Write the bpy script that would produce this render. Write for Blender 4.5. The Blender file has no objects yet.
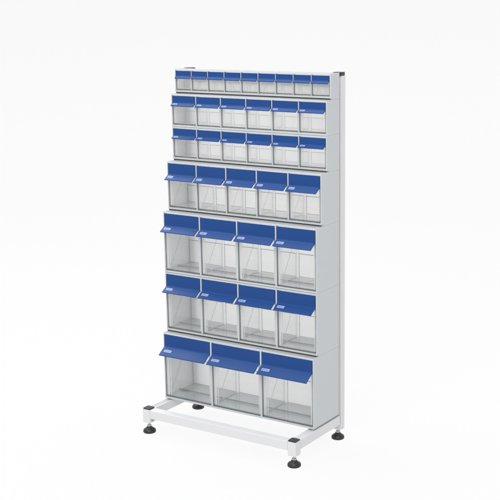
import bpy, bmesh, math, random
from mathutils import Vector, Matrix
random.seed(4)
S = bpy.context.scene
COL = S.collection
MM = 0.001

# ------------------------------------------------------------------ helpers
def obj(name, bm, mats, parent=None, bevel=0.0, seg=2, smooth=False):
    me = bpy.data.meshes.new(name)
    bmesh.ops.recalc_face_normals(bm, faces=bm.faces)
    bm.to_mesh(me); bm.free()
    for m in (mats if isinstance(mats, (list, tuple)) else [mats]):
        me.materials.append(m)
    if smooth:
        for p in me.polygons: p.use_smooth = True
    o = bpy.data.objects.new(name, me); COL.objects.link(o)
    if parent: o.parent = parent
    if bevel:
        b = o.modifiers.new('bevel', 'BEVEL'); b.width = bevel * MM; b.segments = seg
        b.limit_method = 'ANGLE'; b.angle_limit = math.radians(40); b.harden_normals = False
    return o

def thing(name, label, cat, loc=(0, 0, 0), group=None):
    o = bpy.data.objects.new(name, None); COL.objects.link(o)
    o.location = loc; o.empty_display_size = 0.05
    o['label'] = label; o['category'] = cat
    if group: o['group'] = group
    return o

def box(bm, x0, x1, y0, y1, z0, z1, mi=0):
    vs = [bm.verts.new((x * MM, y * MM, z * MM)) for x in (x0, x1) for y in (y0, y1) for z in (z0, z1)]
    for f in ((0, 1, 3, 2), (4, 6, 7, 5), (0, 4, 5, 1), (2, 3, 7, 6), (0, 2, 6, 4), (1, 5, 7, 3)):
        bm.faces.new([vs[i] for i in f]).material_index = mi

def prism(bm, poly, a0, a1, axis='x', mi=0, mi_side=None):
    """extrude a 2D outline: axis x -> (y,z), y -> (x,z), z -> (x,y)"""
    def P(p, a):
        u, v = p
        return {'x': (a, u, v), 'y': (u, a, v), 'z': (u, v, a)}[axis]
    A = [bm.verts.new(Vector(P(p, a0)) * MM) for p in poly]
    B = [bm.verts.new(Vector(P(p, a1)) * MM) for p in poly]
    bm.faces.new(A).material_index = mi
    bm.faces.new(B).material_index = mi
    n = len(poly)
    for i in range(n):
        bm.faces.new((A[i], A[(i + 1) % n], B[(i + 1) % n], B[i])).material_index = mi if mi_side is None else mi_side

def lathe(bm, prof, cx, cy, n=28, mi=0):
    rings = []
    for r, z in prof:
        if r < 1e-6: rings.append([bm.verts.new((cx * MM, cy * MM, z * MM))])
        else: rings.append([bm.verts.new(((cx + r * math.cos(2 * math.pi * i / n)) * MM,
                                          (cy + r * math.sin(2 * math.pi * i / n)) * MM, z * MM)) for i in range(n)])
    for a, b in zip(rings, rings[1:]):
        for i in range(n):
            j = (i + 1) % n
            if len(a) == 1: f = (a[0], b[i], b[j])
            elif len(b) == 1: f = (a[i], a[j], b[0])
            else: f = (a[i], a[j], b[j], b[i])
            bm.faces.new(f).material_index = mi

# ------------------------------------------------------------------ materials
def principled(name, col, rough=0.5, spec=0.5, metal=0.0, coat=0.0, bump=0.0, bscale=900, var=0.0, glow=0.0):
    m = bpy.data.materials.new(name); m.use_nodes = True
    nt = m.node_tree; b = nt.nodes['Principled BSDF']
    b.inputs['Base Color'].default_value = (*col, 1)
    b.inputs['Roughness'].default_value = rough
    b.inputs['Specular IOR Level'].default_value = spec
    b.inputs['Metallic'].default_value = metal
    b.inputs['Coat Weight'].default_value = coat
    tc = nt.nodes.new('ShaderNodeTexCoord')
    if bump:
        n = nt.nodes.new('ShaderNodeTexNoise'); n.inputs['Scale'].default_value = bscale
        n.inputs['Detail'].default_value = 3
        nt.links.new(tc.outputs['Object'], n.inputs['Vector'])
        bp = nt.nodes.new('ShaderNodeBump'); bp.inputs['Strength'].default_value = bump
        bp.inputs['Distance'].default_value = 0.0004
        nt.links.new(n.outputs['Fac'], bp.inputs['Height'])
        nt.links.new(bp.outputs['Normal'], b.inputs['Normal'])
    if var:
        n2 = nt.nodes.new('ShaderNodeTexNoise'); n2.inputs['Scale'].default_value = 9
        n2.inputs['Detail'].default_value = 4
        nt.links.new(tc.outputs['Object'], n2.inputs['Vector'])
        mr = nt.nodes.new('ShaderNodeMapRange')
        mr.inputs['To Min'].default_value = 1 - var; mr.inputs['To Max'].default_value = 1 + var
        nt.links.new(n2.outputs['Fac'], mr.inputs['Value'])
        mx = nt.nodes.new('ShaderNodeMix'); mx.data_type = 'RGBA'; mx.blend_type = 'MULTIPLY'
        mx.inputs['Factor'].default_value = 1
        mx.inputs['A'].default_value = (*col, 1)
        nt.links.new(mr.outputs['Result'], mx.inputs['B'])
        nt.links.new(mx.outputs['Result'], b.inputs['Base Color'])
        mr2 = nt.nodes.new('ShaderNodeMapRange')
        mr2.inputs['To Min'].default_value = rough * 0.85; mr2.inputs['To Max'].default_value = min(1, rough * 1.15)
        nt.links.new(n2.outputs['Fac'], mr2.inputs['Value'])
        nt.links.new(mr2.outputs['Result'], b.inputs['Roughness'])
    if glow:   # thin plastic walls let some light through
        tl = nt.nodes.new('ShaderNodeBsdfTranslucent'); tl.inputs['Color'].default_value = (*[min(1, c * 1.5) for c in col], 1)
        ms = nt.nodes.new('ShaderNodeMixShader'); ms.inputs[0].default_value = glow
        nt.links.new(b.outputs[0], ms.inputs[1]); nt.links.new(tl.outputs[0], ms.inputs[2])
        nt.links.new(ms.outputs[0], nt.nodes['Material Output'].inputs['Surface'])
    return m

def clear_plastic(name, tint, milky, rough):
    m = bpy.data.materials.new(name); m.use_nodes = True
    nt = m.node_tree; nt.nodes.clear()
    out = nt.nodes.new('ShaderNodeOutputMaterial')
    tr = nt.nodes.new('ShaderNodeBsdfTransparent'); tr.inputs['Color'].default_value = (*tint, 1)
    df = nt.nodes.new('ShaderNodeBsdfDiffuse'); df.inputs['Color'].default_value = (0.82, 0.83, 0.82, 1)
    tl = nt.nodes.new('ShaderNodeBsdfTranslucent'); tl.inputs['Color'].default_value = (0.85, 0.86, 0.85, 1)
    ad = nt.nodes.new('ShaderNodeMixShader'); ad.inputs[0].default_value = 0.5
    nt.links.new(df.outputs[0], ad.inputs[1]); nt.links.new(tl.outputs[0], ad.inputs[2])
    gl = nt.nodes.new('ShaderNodeBsdfGlossy'); gl.inputs['Roughness'].default_value = rough
    gl.inputs['Color'].default_value = (0.95, 0.95, 0.95, 1)
    m1 = nt.nodes.new('ShaderNodeMixShader'); m1.inputs[0].default_value = milky
    nt.links.new(tr.outputs[0], m1.inputs[1]); nt.links.new(ad.outputs[0], m1.inputs[2])
    tc = nt.nodes.new('ShaderNodeTexCoord')
    nz = nt.nodes.new('ShaderNodeTexNoise'); nz.inputs['Scale'].default_value = 14; nz.inputs['Detail'].default_value = 2
    nt.links.new(tc.outputs['Object'], nz.inputs['Vector'])
    bp = nt.nodes.new('ShaderNodeBump'); bp.inputs['Strength'].default_value = 0.12; bp.inputs['Distance'].default_value = 0.004
    nt.links.new(nz.outputs['Fac'], bp.inputs['Height'])
    fr = nt.nodes.new('ShaderNodeFresnel'); fr.inputs['IOR'].default_value = 1.5
    geo = nt.nodes.new('ShaderNodeNewGeometry')
    # same reflectance from either side of the sheet
    ior = nt.nodes.new('ShaderNodeMapRange')
    ior.inputs['To Min'].default_value = 1.5; ior.inputs['To Max'].default_value = 1 / 1.5
    nt.links.new(geo.outputs['Backfacing'], ior.inputs['Value'])
    nt.links.new(ior.outputs['Result'], fr.inputs['IOR'])
    nt.links.new(bp.outputs['Normal'], gl.inputs['Normal'])
    m2 = nt.nodes.new('ShaderNodeMixShader')
    nt.links.new(fr.outputs[0], m2.inputs[0])
    nt.links.new(m1.outputs[0], m2.inputs[1]); nt.links.new(gl.outputs[0], m2.inputs[2])
    nt.links.new(m2.outputs[0], out.inputs['Surface'])
    return m

def translucent(name, col, fac=0.82):
    m = bpy.data.materials.new(name); m.use_nodes = True
    nt = m.node_tree; nt.nodes.clear()
    out = nt.nodes.new('ShaderNodeOutputMaterial')
    df = nt.nodes.new('ShaderNodeBsdfDiffuse'); df.inputs['Color'].default_value = (*col, 1)
    tl = nt.nodes.new('ShaderNodeBsdfTranslucent'); tl.inputs['Color'].default_value = (*col, 1)
    mx = nt.nodes.new('ShaderNodeMixShader'); mx.inputs[0].default_value = fac
    nt.links.new(df.outputs[0], mx.inputs[1]); nt.links.new(tl.outputs[0], mx.inputs[2])
    nt.links.new(mx.outputs[0], out.inputs['Surface'])
    return m

M = {
    'grey': principled('light_grey_plastic', (0.595, 0.622, 0.638), 0.42, 0.35, bump=0.15, var=0.012, glow=0.2),
    'blue': principled('blue_plastic', (0.006, 0.050, 0.205), 0.34, 0.23, bump=0.2, bscale=1500, var=0.04),
    'white': principled('white_powder_coat', (0.615, 0.625, 0.63), 0.38, 0.4, bump=0.12, var=0.01),
    'black': principled('black_plastic', (0.012, 0.012, 0.013), 0.38, 0.5, bump=0.25, bscale=700),
    'steel': principled('zinc_steel', (0.45, 0.45, 0.46), 0.3, 0.5, metal=1.0, var=0.08),
    'clear': clear_plastic('clear_plastic', (0.996, 0.996, 0.996), 0.035, 0.06),
    'edge': clear_plastic('edge_gap_shade', (0.26, 0.27, 0.27), 0.06, 0.1),
    'frost_highlight': clear_plastic('frosted_rim_highlight', (0.98, 0.98, 0.98), 0.62, 0.2),
    'rib': clear_plastic('clear_plastic_rib', (0.58, 0.60, 0.60), 0.14, 0.08),
    'back': translucent('milky_white_plastic', (0.94, 0.94, 0.94)),
    'label': principled('white_label', (0.31, 0.38, 0.57), 0.4, 0.4),
    'ink': principled('blue_ink', (0.08, 0.14, 0.33), 0.5, 0.3),
    'bounce_liner': principled('bounce_liner_white', (0.86, 0.865, 0.865), 0.5, 0.3),
    'strip': principled('shadow_line_dark', (0.045, 0.045, 0.045), 0.6, 0.3),
    'backdrop': translucent('backlit_backdrop', (0.94, 0.94, 0.94), 0.94),  # made translucent so light from below washes out the floor shadows
}

# ------------------------------------------------------------------ backdrop (floor sweeping up into a wall)
FLOOR = -90
YAW = -0.5465
bm = bmesh.new()
prof = [(-7, 0), (4.0, 0)]
R = 3.0
for i in range(1, 25):
    a = math.pi / 2 * i / 24
    prof.append((4.0 + R * math.sin(a), R * (1 - math.cos(a))))
prof.append((7.0, 6.0))
rows = [[bm.verts.new((x, y, z)) for x in (-6, 6)] for y, z in prof]
for a, b in zip(rows, rows[1:]): bm.faces.new((a[0], a[1], b[1], b[0]))
bd = obj('backdrop', bm, M['backdrop'], smooth=True)
bd.rotation_euler = (0, 0, -YAW); bd.location = (0.3, 0, FLOOR * MM)
bd['kind'] = 'structure'
bd['label'] = 'seamless white backdrop under and behind the rack'

# ------------------------------------------------------------------ stand
stand = thing('rack_stand', 'white metal rack stand with base frame and four black levelling feet', 'rack stand', (0, 0, FLOOR * MM))
Z0 = -FLOOR      # local z of the cabinets' underside
LX, RX = 8, 589  # centre of left and right profiles
FY = -264        # centre of the front posts
H = 15
TOPZ = Z0 - 5

def section(slots, h=H, sw=3.6, sd=4.5):
    """square profile outline with slots in the given sides (b,r,t,l)"""
    p = []
    def add(side, pts):
        base = pts if side in slots else [pts[0], pts[-1]]
        p.extend(base[:-1])
    add('b', [(-h, -h), (-sw, -h), (-sw, -h + sd), (sw, -h + sd), (sw, -h), (h, -h)])
    add('r', [(h, -h), (h, -sw), (h - sd, -sw), (h - sd, sw), (h, sw), (h, h)])
    add('t', [(h, h), (6.5, h), (6.5, h - sd), (3.2, h - sd), (3.2, h), (-3.2, h), (-3.2, h - sd), (-6.5, h - sd), (-6.5, h), (-h, h)])
    add('l', [(-h, h), (-h, sw), (-h + sd, sw), (-h + sd, -sw), (-h, -sw), (-h, -h)])
    return p

def profile(name, cu, cv, a0, a1, axis, slots='', sd=4.5, sv=1.0):
    bm = bmesh.new()
    prism(bm, [(cu + u, cv + v * sv) for u, v in section(slots, sd=sd)], a0, a1, axis)
    return obj(name, bm, M['white'], stand, bevel=1.4, seg=3)

def cap(cx, cy, z, t=4):
    bm = bmesh.new()
    h = 14.6; c = 2.5
    prism(bm, [(cx - h + c, cy - h), (cx + h - c, cy - h), (cx + h, cy - h + c), (cx + h, cy + h - c), (cx + h - c, cy + h),
               (cx - h + c, cy + h), (cx - h, cy + h - c), (cx - h, cy - h + c)], z, z + t, 'z')
    return obj('end_cap', bm, M['black'], stand, bevel=1.2)

def foot(cx, cy, ztop):
    bm = bmesh.new()
    lathe(bm, [(0, 0.2), (20.0, 0.2), (21.8, 2), (21.8, 7), (20, 11), (15, 14.5), (10.5, 17), (9, 21), (0, 21)], cx, cy, 32)
    f = obj('levelling_foot', bm, M['black'], stand, smooth=True)
    bm = bmesh.new()
    lathe(bm, [(0, 20), (4, 20), (4, ztop + 2), (0, ztop + 2)], cx, cy, 16)
    lathe(bm, [(0, 22), (8, 22), (8, 26.5), (0, 26.5)], cx, cy, 6)
    obj('stem', bm, M['steel'], f)
    return f

for cx in (LX, RX):
    profile('upright', cx, 19.5, Z0 - 57, Z0 + 1112.6, 'z', 'rl', sd=1.2, sv=0.8)
    cap(cx, 16, Z0 + 1112.8, 11)
    profile('base_rail', cx, TOPZ - H, FY + H + 0.3, 0.7, 'y', 't', sd=9 if cx == LX else 1)
    profile('post', cx, FY, Z0 - 52, TOPZ, 'z')
    cap(cx, FY, TOPZ + 0.2)
    foot(cx, 13, 34); foot(cx, FY, 38)
profile('cross_rail', FY, TOPZ - H, LX + H + 0.3, RX - H - 0.3, 'x')
profile('cross_rail', 16, TOPZ - H, LX + H + 0.3, RX - H - 0.3, 'x')
profile('cross_rail', 16, Z0 + 1090, LX + H + 0.3, RX - H - 0.3, 'x')
# screw low on the front left post
bm = bmesh.new()
prism(bm, [(FY - 1 + 5 * math.cos(a * math.pi / 4), Z0 - 44 + 5 * math.sin(a * math.pi / 4)) for a in range(8)], LX + H - 1, LX + H + 3, 'x')
obj('screw', bm, M['steel'], stand, bevel=0.6)

# ------------------------------------------------------------------ tilt bin cabinets
#     n, z0, z1, depth, gap, blue height (vertical), ledge forward, ledge drop, recessed underside
ROWS = [
    (9, 1042, 1123, 56, 5.0, 15, 7, 8, True),
    (6, 933, 1042, 79, 6.0, 22, 11, 9, False),
    (6, 820, 933, 79, 6.0, 22, 11, 9, True),
    (5, 654, 820, 113, 7.0, 36, 23, 15, True),
    (4, 445, 654, 142, 8.0, 40, 26, 17, False),
    (4, 237, 445, 142, 8.0, 40, 26, 17, True),
    (3, 0, 237, 163, 9.0, 41, 34, 23, False),
]
LABELS = [
    'narrow light grey cabinet of nine tiny clear blue-flapped bins, topmost on the rack',
    'light grey cabinet of six small blue-flapped clear bins directly under the nine-bin strip',
    'light grey cabinet of six small blue-flapped clear bins directly above the five-bin cabinet',
    'light grey cabinet of five medium clear bins with blue flaps',
    'light grey cabinet of four blue-flapped clear bins directly under the five-bin cabinet',
    'light grey cabinet of four blue-flapped clear bins directly above the three-bin cabinet',
    'deepest light grey cabinet of three big blue-flapped clear bins, just above the base frame',
]

def bin_parts(root, x0, w, zb, zt, D, vert, fwd, drop, big, labelled):
    """one tilt bin with its lower left front corner at x0; tray, flap, label plate"""
    yf = -D + 4.2
    yb = -7.5
    T = 1.8
    fine = w < 105 and D < 100      # the small bins have plain walls and soft rims
    rim = 3 if fine else 2
    dep = yb - yf
    h = zt - zb
    hc = h - 2
    bm = bmesh.new()
    # front sheet
    box(bm, 0, w, yf, yf + T, 0, h)
    e = 1.5
    box(bm, 0, e, yf - .25, yf - .05, 0, h, 1); box(bm, w - e * .7, w, yf - .25, yf - .05, 0, h, 1)  # dark strips: shade of the surrounding gap put on the sheet's edges
    box(bm, e + .05, w - e * .7 - .05, yf - .25, yf - .05, 0, e * 1.5, 1)
    # bottom
    box(bm, T + .3, w - T - .3, yf + T + .3, yb, 0, T)
    # low back wall
    hb = h * 0.42
    box(bm, T + .3, w - T - .3, yb - T, yb - .05, T + .3, hb)
    # side walls: their upper rear edge is an arc about the bottom front pivot
    pts = [(yf + T + .3, .2), (yb, .2), (yb, hb)]
    for i in range(1, 10):
        t = i / 10 * math.pi / 2
        pts.append((yb - (dep - T) * (1 - math.cos(t)) * 0.92, hb + (hc - hb) * math.sin(t)))
    pts.append((yf + T + .3, hc))
    for xa, xb_ in ((0.1, T), (w - T, w - 0.1)):
        prism(bm, pts, xa, xb_, 'x', 0, rim)
    # pale diagonal strip put in as a glint along the side wall
    fs = min(22, dep * .17)
    for xa, xb_ in ((T + .15, T + .75), (w - T - .75, w - T - .15)):
        ya, yc = yf + T + fs + .5, yf + dep * .72
        er = max(1.2, h * .012)
        if not fine and xa < w / 2: prism(bm, [(ya, h * .06), (ya + er * 1.5, h * .06), (yc, h * .6), (yc, h * .6 + er * 2)], xa + .2, xb_ - .2, 'x', 3)
    # pale frosted bands put in as the white highlights of the front corners
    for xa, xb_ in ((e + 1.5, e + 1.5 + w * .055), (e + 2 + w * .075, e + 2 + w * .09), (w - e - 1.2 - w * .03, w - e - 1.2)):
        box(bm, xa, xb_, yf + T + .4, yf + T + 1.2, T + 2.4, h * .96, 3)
    # rear top rims and moulded steps
    box(bm, T + .3, w - T - .3, yb - T - 3, yb - T - .2, hb - 2.2, hb - .2, rim)
    box(bm, T + .4, w - T - .4, yf + T + .4, yf + T + 1.8, T + .3, T + 2.0, rim)
    box(bm, T + .4, w - T - .4, yb - T - 1.7, yb - T - .3, T + .3, T + 1.8, rim)
    for xc in (T + 1.1, w - T - 2.1):
        box(bm, xc, xc + 1.0, yb - T - 1.4, yb - T - .3, T + 2, hb - 2.4, rim)
    if big:
        # stepped divider rib across the floor
        ym = yf + dep * 0.45
        box(bm, T + .4, w - T - .4, ym, ym + 1.2, T + .3, T + h * 0.022, 2)
    tray = obj('bin', bm, [M['clear'], M['edge'], M['rib'], M['frost_highlight']], root)
    tray.location = (x0 * MM, 0, zb * MM)
    # flap: upright plate bending into a forward finger ledge
    y1 = -D + 0.6; y0 = y1 + 2.8; t = 2.8
    zt2 = h - 0.5
    L = math.hypot(fwd, drop); nx, nz = drop / L, fwd / L  # inward normal helpers
    zbend = zt2 - vert
    out = [(y0, zt2), (y1, zt2)]
    r = 4.0
    # rounded inner bend
    for i in range(5):
        k = i / 4
        a = Vector((y1, zbend + r)); b = Vector((y1, zbend)); c = Vector((y1 - fwd * r / L, zbend - drop * r / L))
        p = a * (1 - k) ** 2 + b * 2 * k * (1 - k) + c * k * k
        out.append((p.x, p.y))
    tip = (y1 - fwd, zbend - drop)
    out += [(tip[0], tip[1]), (tip[0] - 0.3, tip[1] - t * 0.9), (tip[0] + 1.6, tip[1] - t * 1.0)]
    out += [(y1 - 1, zbend - t * 1.35), (y0, zbend - t * 1.35 - 1)]
    bm = bmesh.new()
    prism(bm, out, 0.5, w - 0.5, 'x')
    flap = obj('flap', bm, M['blue'], tray, bevel=0.7, seg=2)
    # label plate lying on the ledge near its left end
    lw, lh = big_label(w, L)
    ux = Vector((1, 0, 0)); uy = Vector((0, fwd / L, drop / L)); un = ux.cross(uy)
    org = Vector((w * 0.05 + 2, y1 - fwd * (0.5 + 0.5 * lh / L), zbend - drop * (0.5 + 0.5 * lh / L)))
    bm = bmesh.new()
    def slab(a0, a1, b0, b1, n0, n1, mi, skew=0.0):
        vs = []
        for n in (n0, n1):
            for a, b in ((a0, b0), (a1, b0), (a1, b1), (a0, b1)):
                p = org + ux * (a + skew * (b - b0)) + uy * b + un * n
                vs.append(bm.verts.new(p * MM))
        for f in ((3, 2, 1, 0), (4, 5, 6, 7), (0, 1, 5, 4), (1, 2, 6, 5), (2, 3, 7, 6), (3, 0, 4, 7)):
            bm.faces.new([vs[i] for i in f]).material_index = mi
    slab(0, lw, 0, lh, 0.02, 0.5, 0)
    # the print on the plate is too small to read in the photograph: a mark and a row of strokes
    m = lh * 0.24; cw = lw * 0.115
    slab(lw * .12, lw * .12 + cw, m, lh - m, .5, .62, 1, 0.25)
    for k in range(4):
        a = lw * (.30 + .145 * k)
        slab(a, a + cw * .28, m, lh - m * (1 if k != 2 else 1.5), .5, .62, 1)
        slab(a + cw * .34, a + cw, m, m + lh * .13, .5, .62, 1)
        if k % 2 == 0: slab(a + cw * .34, a + cw, lh * .56, lh * .56 + lh * .13, .5, .62, 1)
        else: slab(a + cw * .72, a + cw, m + lh * .16, lh - m, .5, .62, 1)
    if not labelled:
        bm.free(); return tray
    obj('label_plate', bm, [M['label'], M['ink']], tray)
    return tray

def big_label(w, L):
    lw = min(30, w * 0.185)
    return lw, min(10, L * 0.42)

def copy_tree(o, parent):
    c = o.copy(); COL.objects.link(c); c.parent = parent
    for ch in list(o.children):
        d = ch.copy(); COL.objects.link(d); d.parent = c
    return c

W = 600
for i, (n, z0, z1, D, g, vert, fwd, drop, recess) in enumerate(ROWS):
    root = thing('tilt_bin_cabinet', LABELS[i], 'bin cabinet', (0, 0, z0 * MM), 'tilt bin cabinets stacked on the rack')
    Hh = z1 - z0
    bm = bmesh.new()
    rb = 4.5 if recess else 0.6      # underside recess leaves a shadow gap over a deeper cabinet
    lip = 5.0
    tt = 5.0                          # top plate
    sw = 2.4                          # side wall thickness
    # side walls
    for xa, xb_ in ((0, sw), (W - sw, W)):
        prism(bm, [(-D, rb), (-D, Hh - 0.15), (0, Hh - 0.15), (0, 0.15), (-D + 12, 0.15), (-D + 12, rb)] if recess else
              [(-D, 0.15), (-D, Hh - 0.15), (0, Hh - 0.15), (0, 0.15)], xa, xb_, 'x')
    # top, bottom and back
    box(bm, sw + .05, W - sw - .05, -D + .3, -D + 5, Hh - 0.6 - tt, Hh - 0.9)
    box(bm, sw + .05, W - sw - .05, -D + .3, -D + 5, rb + .3, rb + lip)
    box(bm, sw + .05, W - sw - .05, -D + 5.05, -.3, Hh - 0.5 - tt, Hh - 1.0, 1)
    box(bm, sw + .05, W - sw - .05, -D + 5.05, -.3, rb + .4, rb + lip - .1, 1 if n > 4 else 0)
    m0, m1 = 3.2, 5.5                 # housing edge to first and last flap
    pitch = (W - m0 - m1 + g - 1.0) / n
    x_start = m0 - (g - 1.0) / 2
    for k in range(1, n):
        xc = x_start + k * pitch
        box(bm, xc - g / 2 + 1.5, xc + g / 2 - 1.5, -D + .6, -D + 13, rb + lip + .05, Hh - .65 - tt)
    # white liners added inside the end walls to brighten the outer bins
    for xa in (sw + .1, W - sw - .8):
        box(bm, xa, xa + .7, -D + 5.2, -3.3, rb + lip + .1, Hh - .7 - tt, 2)
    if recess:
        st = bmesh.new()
        box(st, sw + .1, W - sw - .1, -D + .8, -D + 5, .7, rb + .15)  # dark strip put in to draw the shadow line under the lip
        obj('shadow_line_strip', st, M['strip'], root)
    obj('housing', bm, [M['grey'], M['back'], M['bounce_liner']], root, bevel=0.5, seg=1)
    bm = bmesh.new()
    box(bm, sw + .05, W - sw - .05, -3.0, -.5, rb + lip + .05, Hh - .65 - tt)
    obj('back_panel', bm, M['back'], root)
    # round pivot covers pressed into both ends
    for xs in (-0.7, W - 0.6):
        bm = bmesh.new()
        cy, cz, r = -min(D * .55, 40), Hh - 14, 3.6
        prism(bm, [(cy + r * math.cos(a * math.pi / 8), cz + r * math.sin(a * math.pi / 8)) for a in range(16)], xs, xs + 1.3, 'x')
        obj('pivot_cover', bm, M['grey'], root, bevel=0.3, seg=1)
    zb, zt = rb + lip + 2.6, Hh - .65 - tt - .6
    first = None
    w = pitch - g + 1.0
    for k in range(n):
        x0 = x_start + k * pitch + (g - 1.0) / 2
        if first is None:
            first = bin_parts(root, x0, w, zb, zt, D, vert, fwd, drop, n <= 4, n < 9)
        else:
            c = copy_tree(first, root); c.location = (x0 * MM, 0, zb * MM)
            c.rotation_euler.x = math.radians(random.uniform(0, 0.4))   # no two bins close quite alike

# ------------------------------------------------------------------ camera (solved from the photograph)
cam_d = bpy.data.cameras.new('camera'); cam = bpy.data.objects.new('camera', cam_d); COL.objects.link(cam)
f, u0, v0 = 1140.2273, 307.619, 266.0465
yaw, pit, roll = -0.5465, -0.2252, -0.0044
fw = Vector((math.sin(yaw) * math.cos(pit), math.cos(yaw) * math.cos(pit), math.sin(pit)))
r = Vector((math.cos(yaw), -math.sin(yaw), 0)); up = r.cross(fw)
R_ = r * math.cos(roll) + up * math.sin(roll); U_ = -r * math.sin(roll) + up * math.cos(roll)
m3 = Matrix((R_, U_, -fw)).transposed()
cam.matrix_world = Matrix.Translation((2.3766, -3.116, 1.3284)) @ m3.to_4x4()
cam_d.sensor_width = 36; cam_d.lens = 36 * f / 500
cam_d.shift_x = (250 - u0) / 500; cam_d.shift_y = (v0 - 250) / 500
cam_d.clip_start = 0.05; cam_d.clip_end = 100
S.camera = cam

# ------------------------------------------------------------------ light: even white world plus two added, unseen area lamps
w_ = bpy.data.worlds.new('World'); S.world = w_; w_.use_nodes = True
nt = w_.node_tree; bg = nt.nodes['Background']
bg.inputs['Color'].default_value = (1.0, 1.0, 1.0, 1)
# even white world; its light, let through the backdrop, keeps the floor shadowless
tc = nt.nodes.new('ShaderNodeTexCoord')
dot = nt.nodes.new('ShaderNodeVectorMath'); dot.operation = 'DOT_PRODUCT'
dot.inputs[1].default_value = Vector((0, 0, 1)).normalized()
nt.links.new(tc.outputs['Generated'], dot.inputs[0])
mr = nt.nodes.new('ShaderNodeMapRange')
mr.inputs['From Min'].default_value = 0.05; mr.inputs['From Max'].default_value = 0.7
mr.inputs['To Min'].default_value = 1.02; mr.inputs['To Max'].default_value = 0.82
nt.links.new(dot.outputs['Value'], mr.inputs['Value'])
nt.links.new(mr.outputs['Result'], bg.inputs['Strength'])

def area(name, loc, target, size, power, col=(1, 1, 1)):
    d = bpy.data.lights.new(name, 'AREA'); d.shape = 'SQUARE'; d.size = size; d.energy = power; d.color = col
    o = bpy.data.objects.new(name, d); COL.objects.link(o); o.location = loc
    o.rotation_euler = (Vector(target) - Vector(loc)).to_track_quat('-Z', 'Y').to_euler()
    return o
area('added_front_fill', (1.7, -4.0, 4.7), (0.3, -0.1, 0.5), 4.0, 205)  # unseen lamp added to lift the fronts and the floor under the base
area('added_ledge_fill', (-1.5, 0.35, 3.7), (0.3, -0.2, 0.5), 3.0, 105)  # unseen lamp added to lighten the flap ledges from above

S.view_settings.view_transform = 'Standard'; S.view_settings.look = 'None'
S.view_settings.exposure = 0; S.view_settings.gamma = 1
S.cycles.max_bounces = 14; S.cycles.diffuse_bounces = 6; S.cycles.glossy_bounces = 5
S.cycles.transparent_max_bounces = 48
S.cycles.use_denoising = True
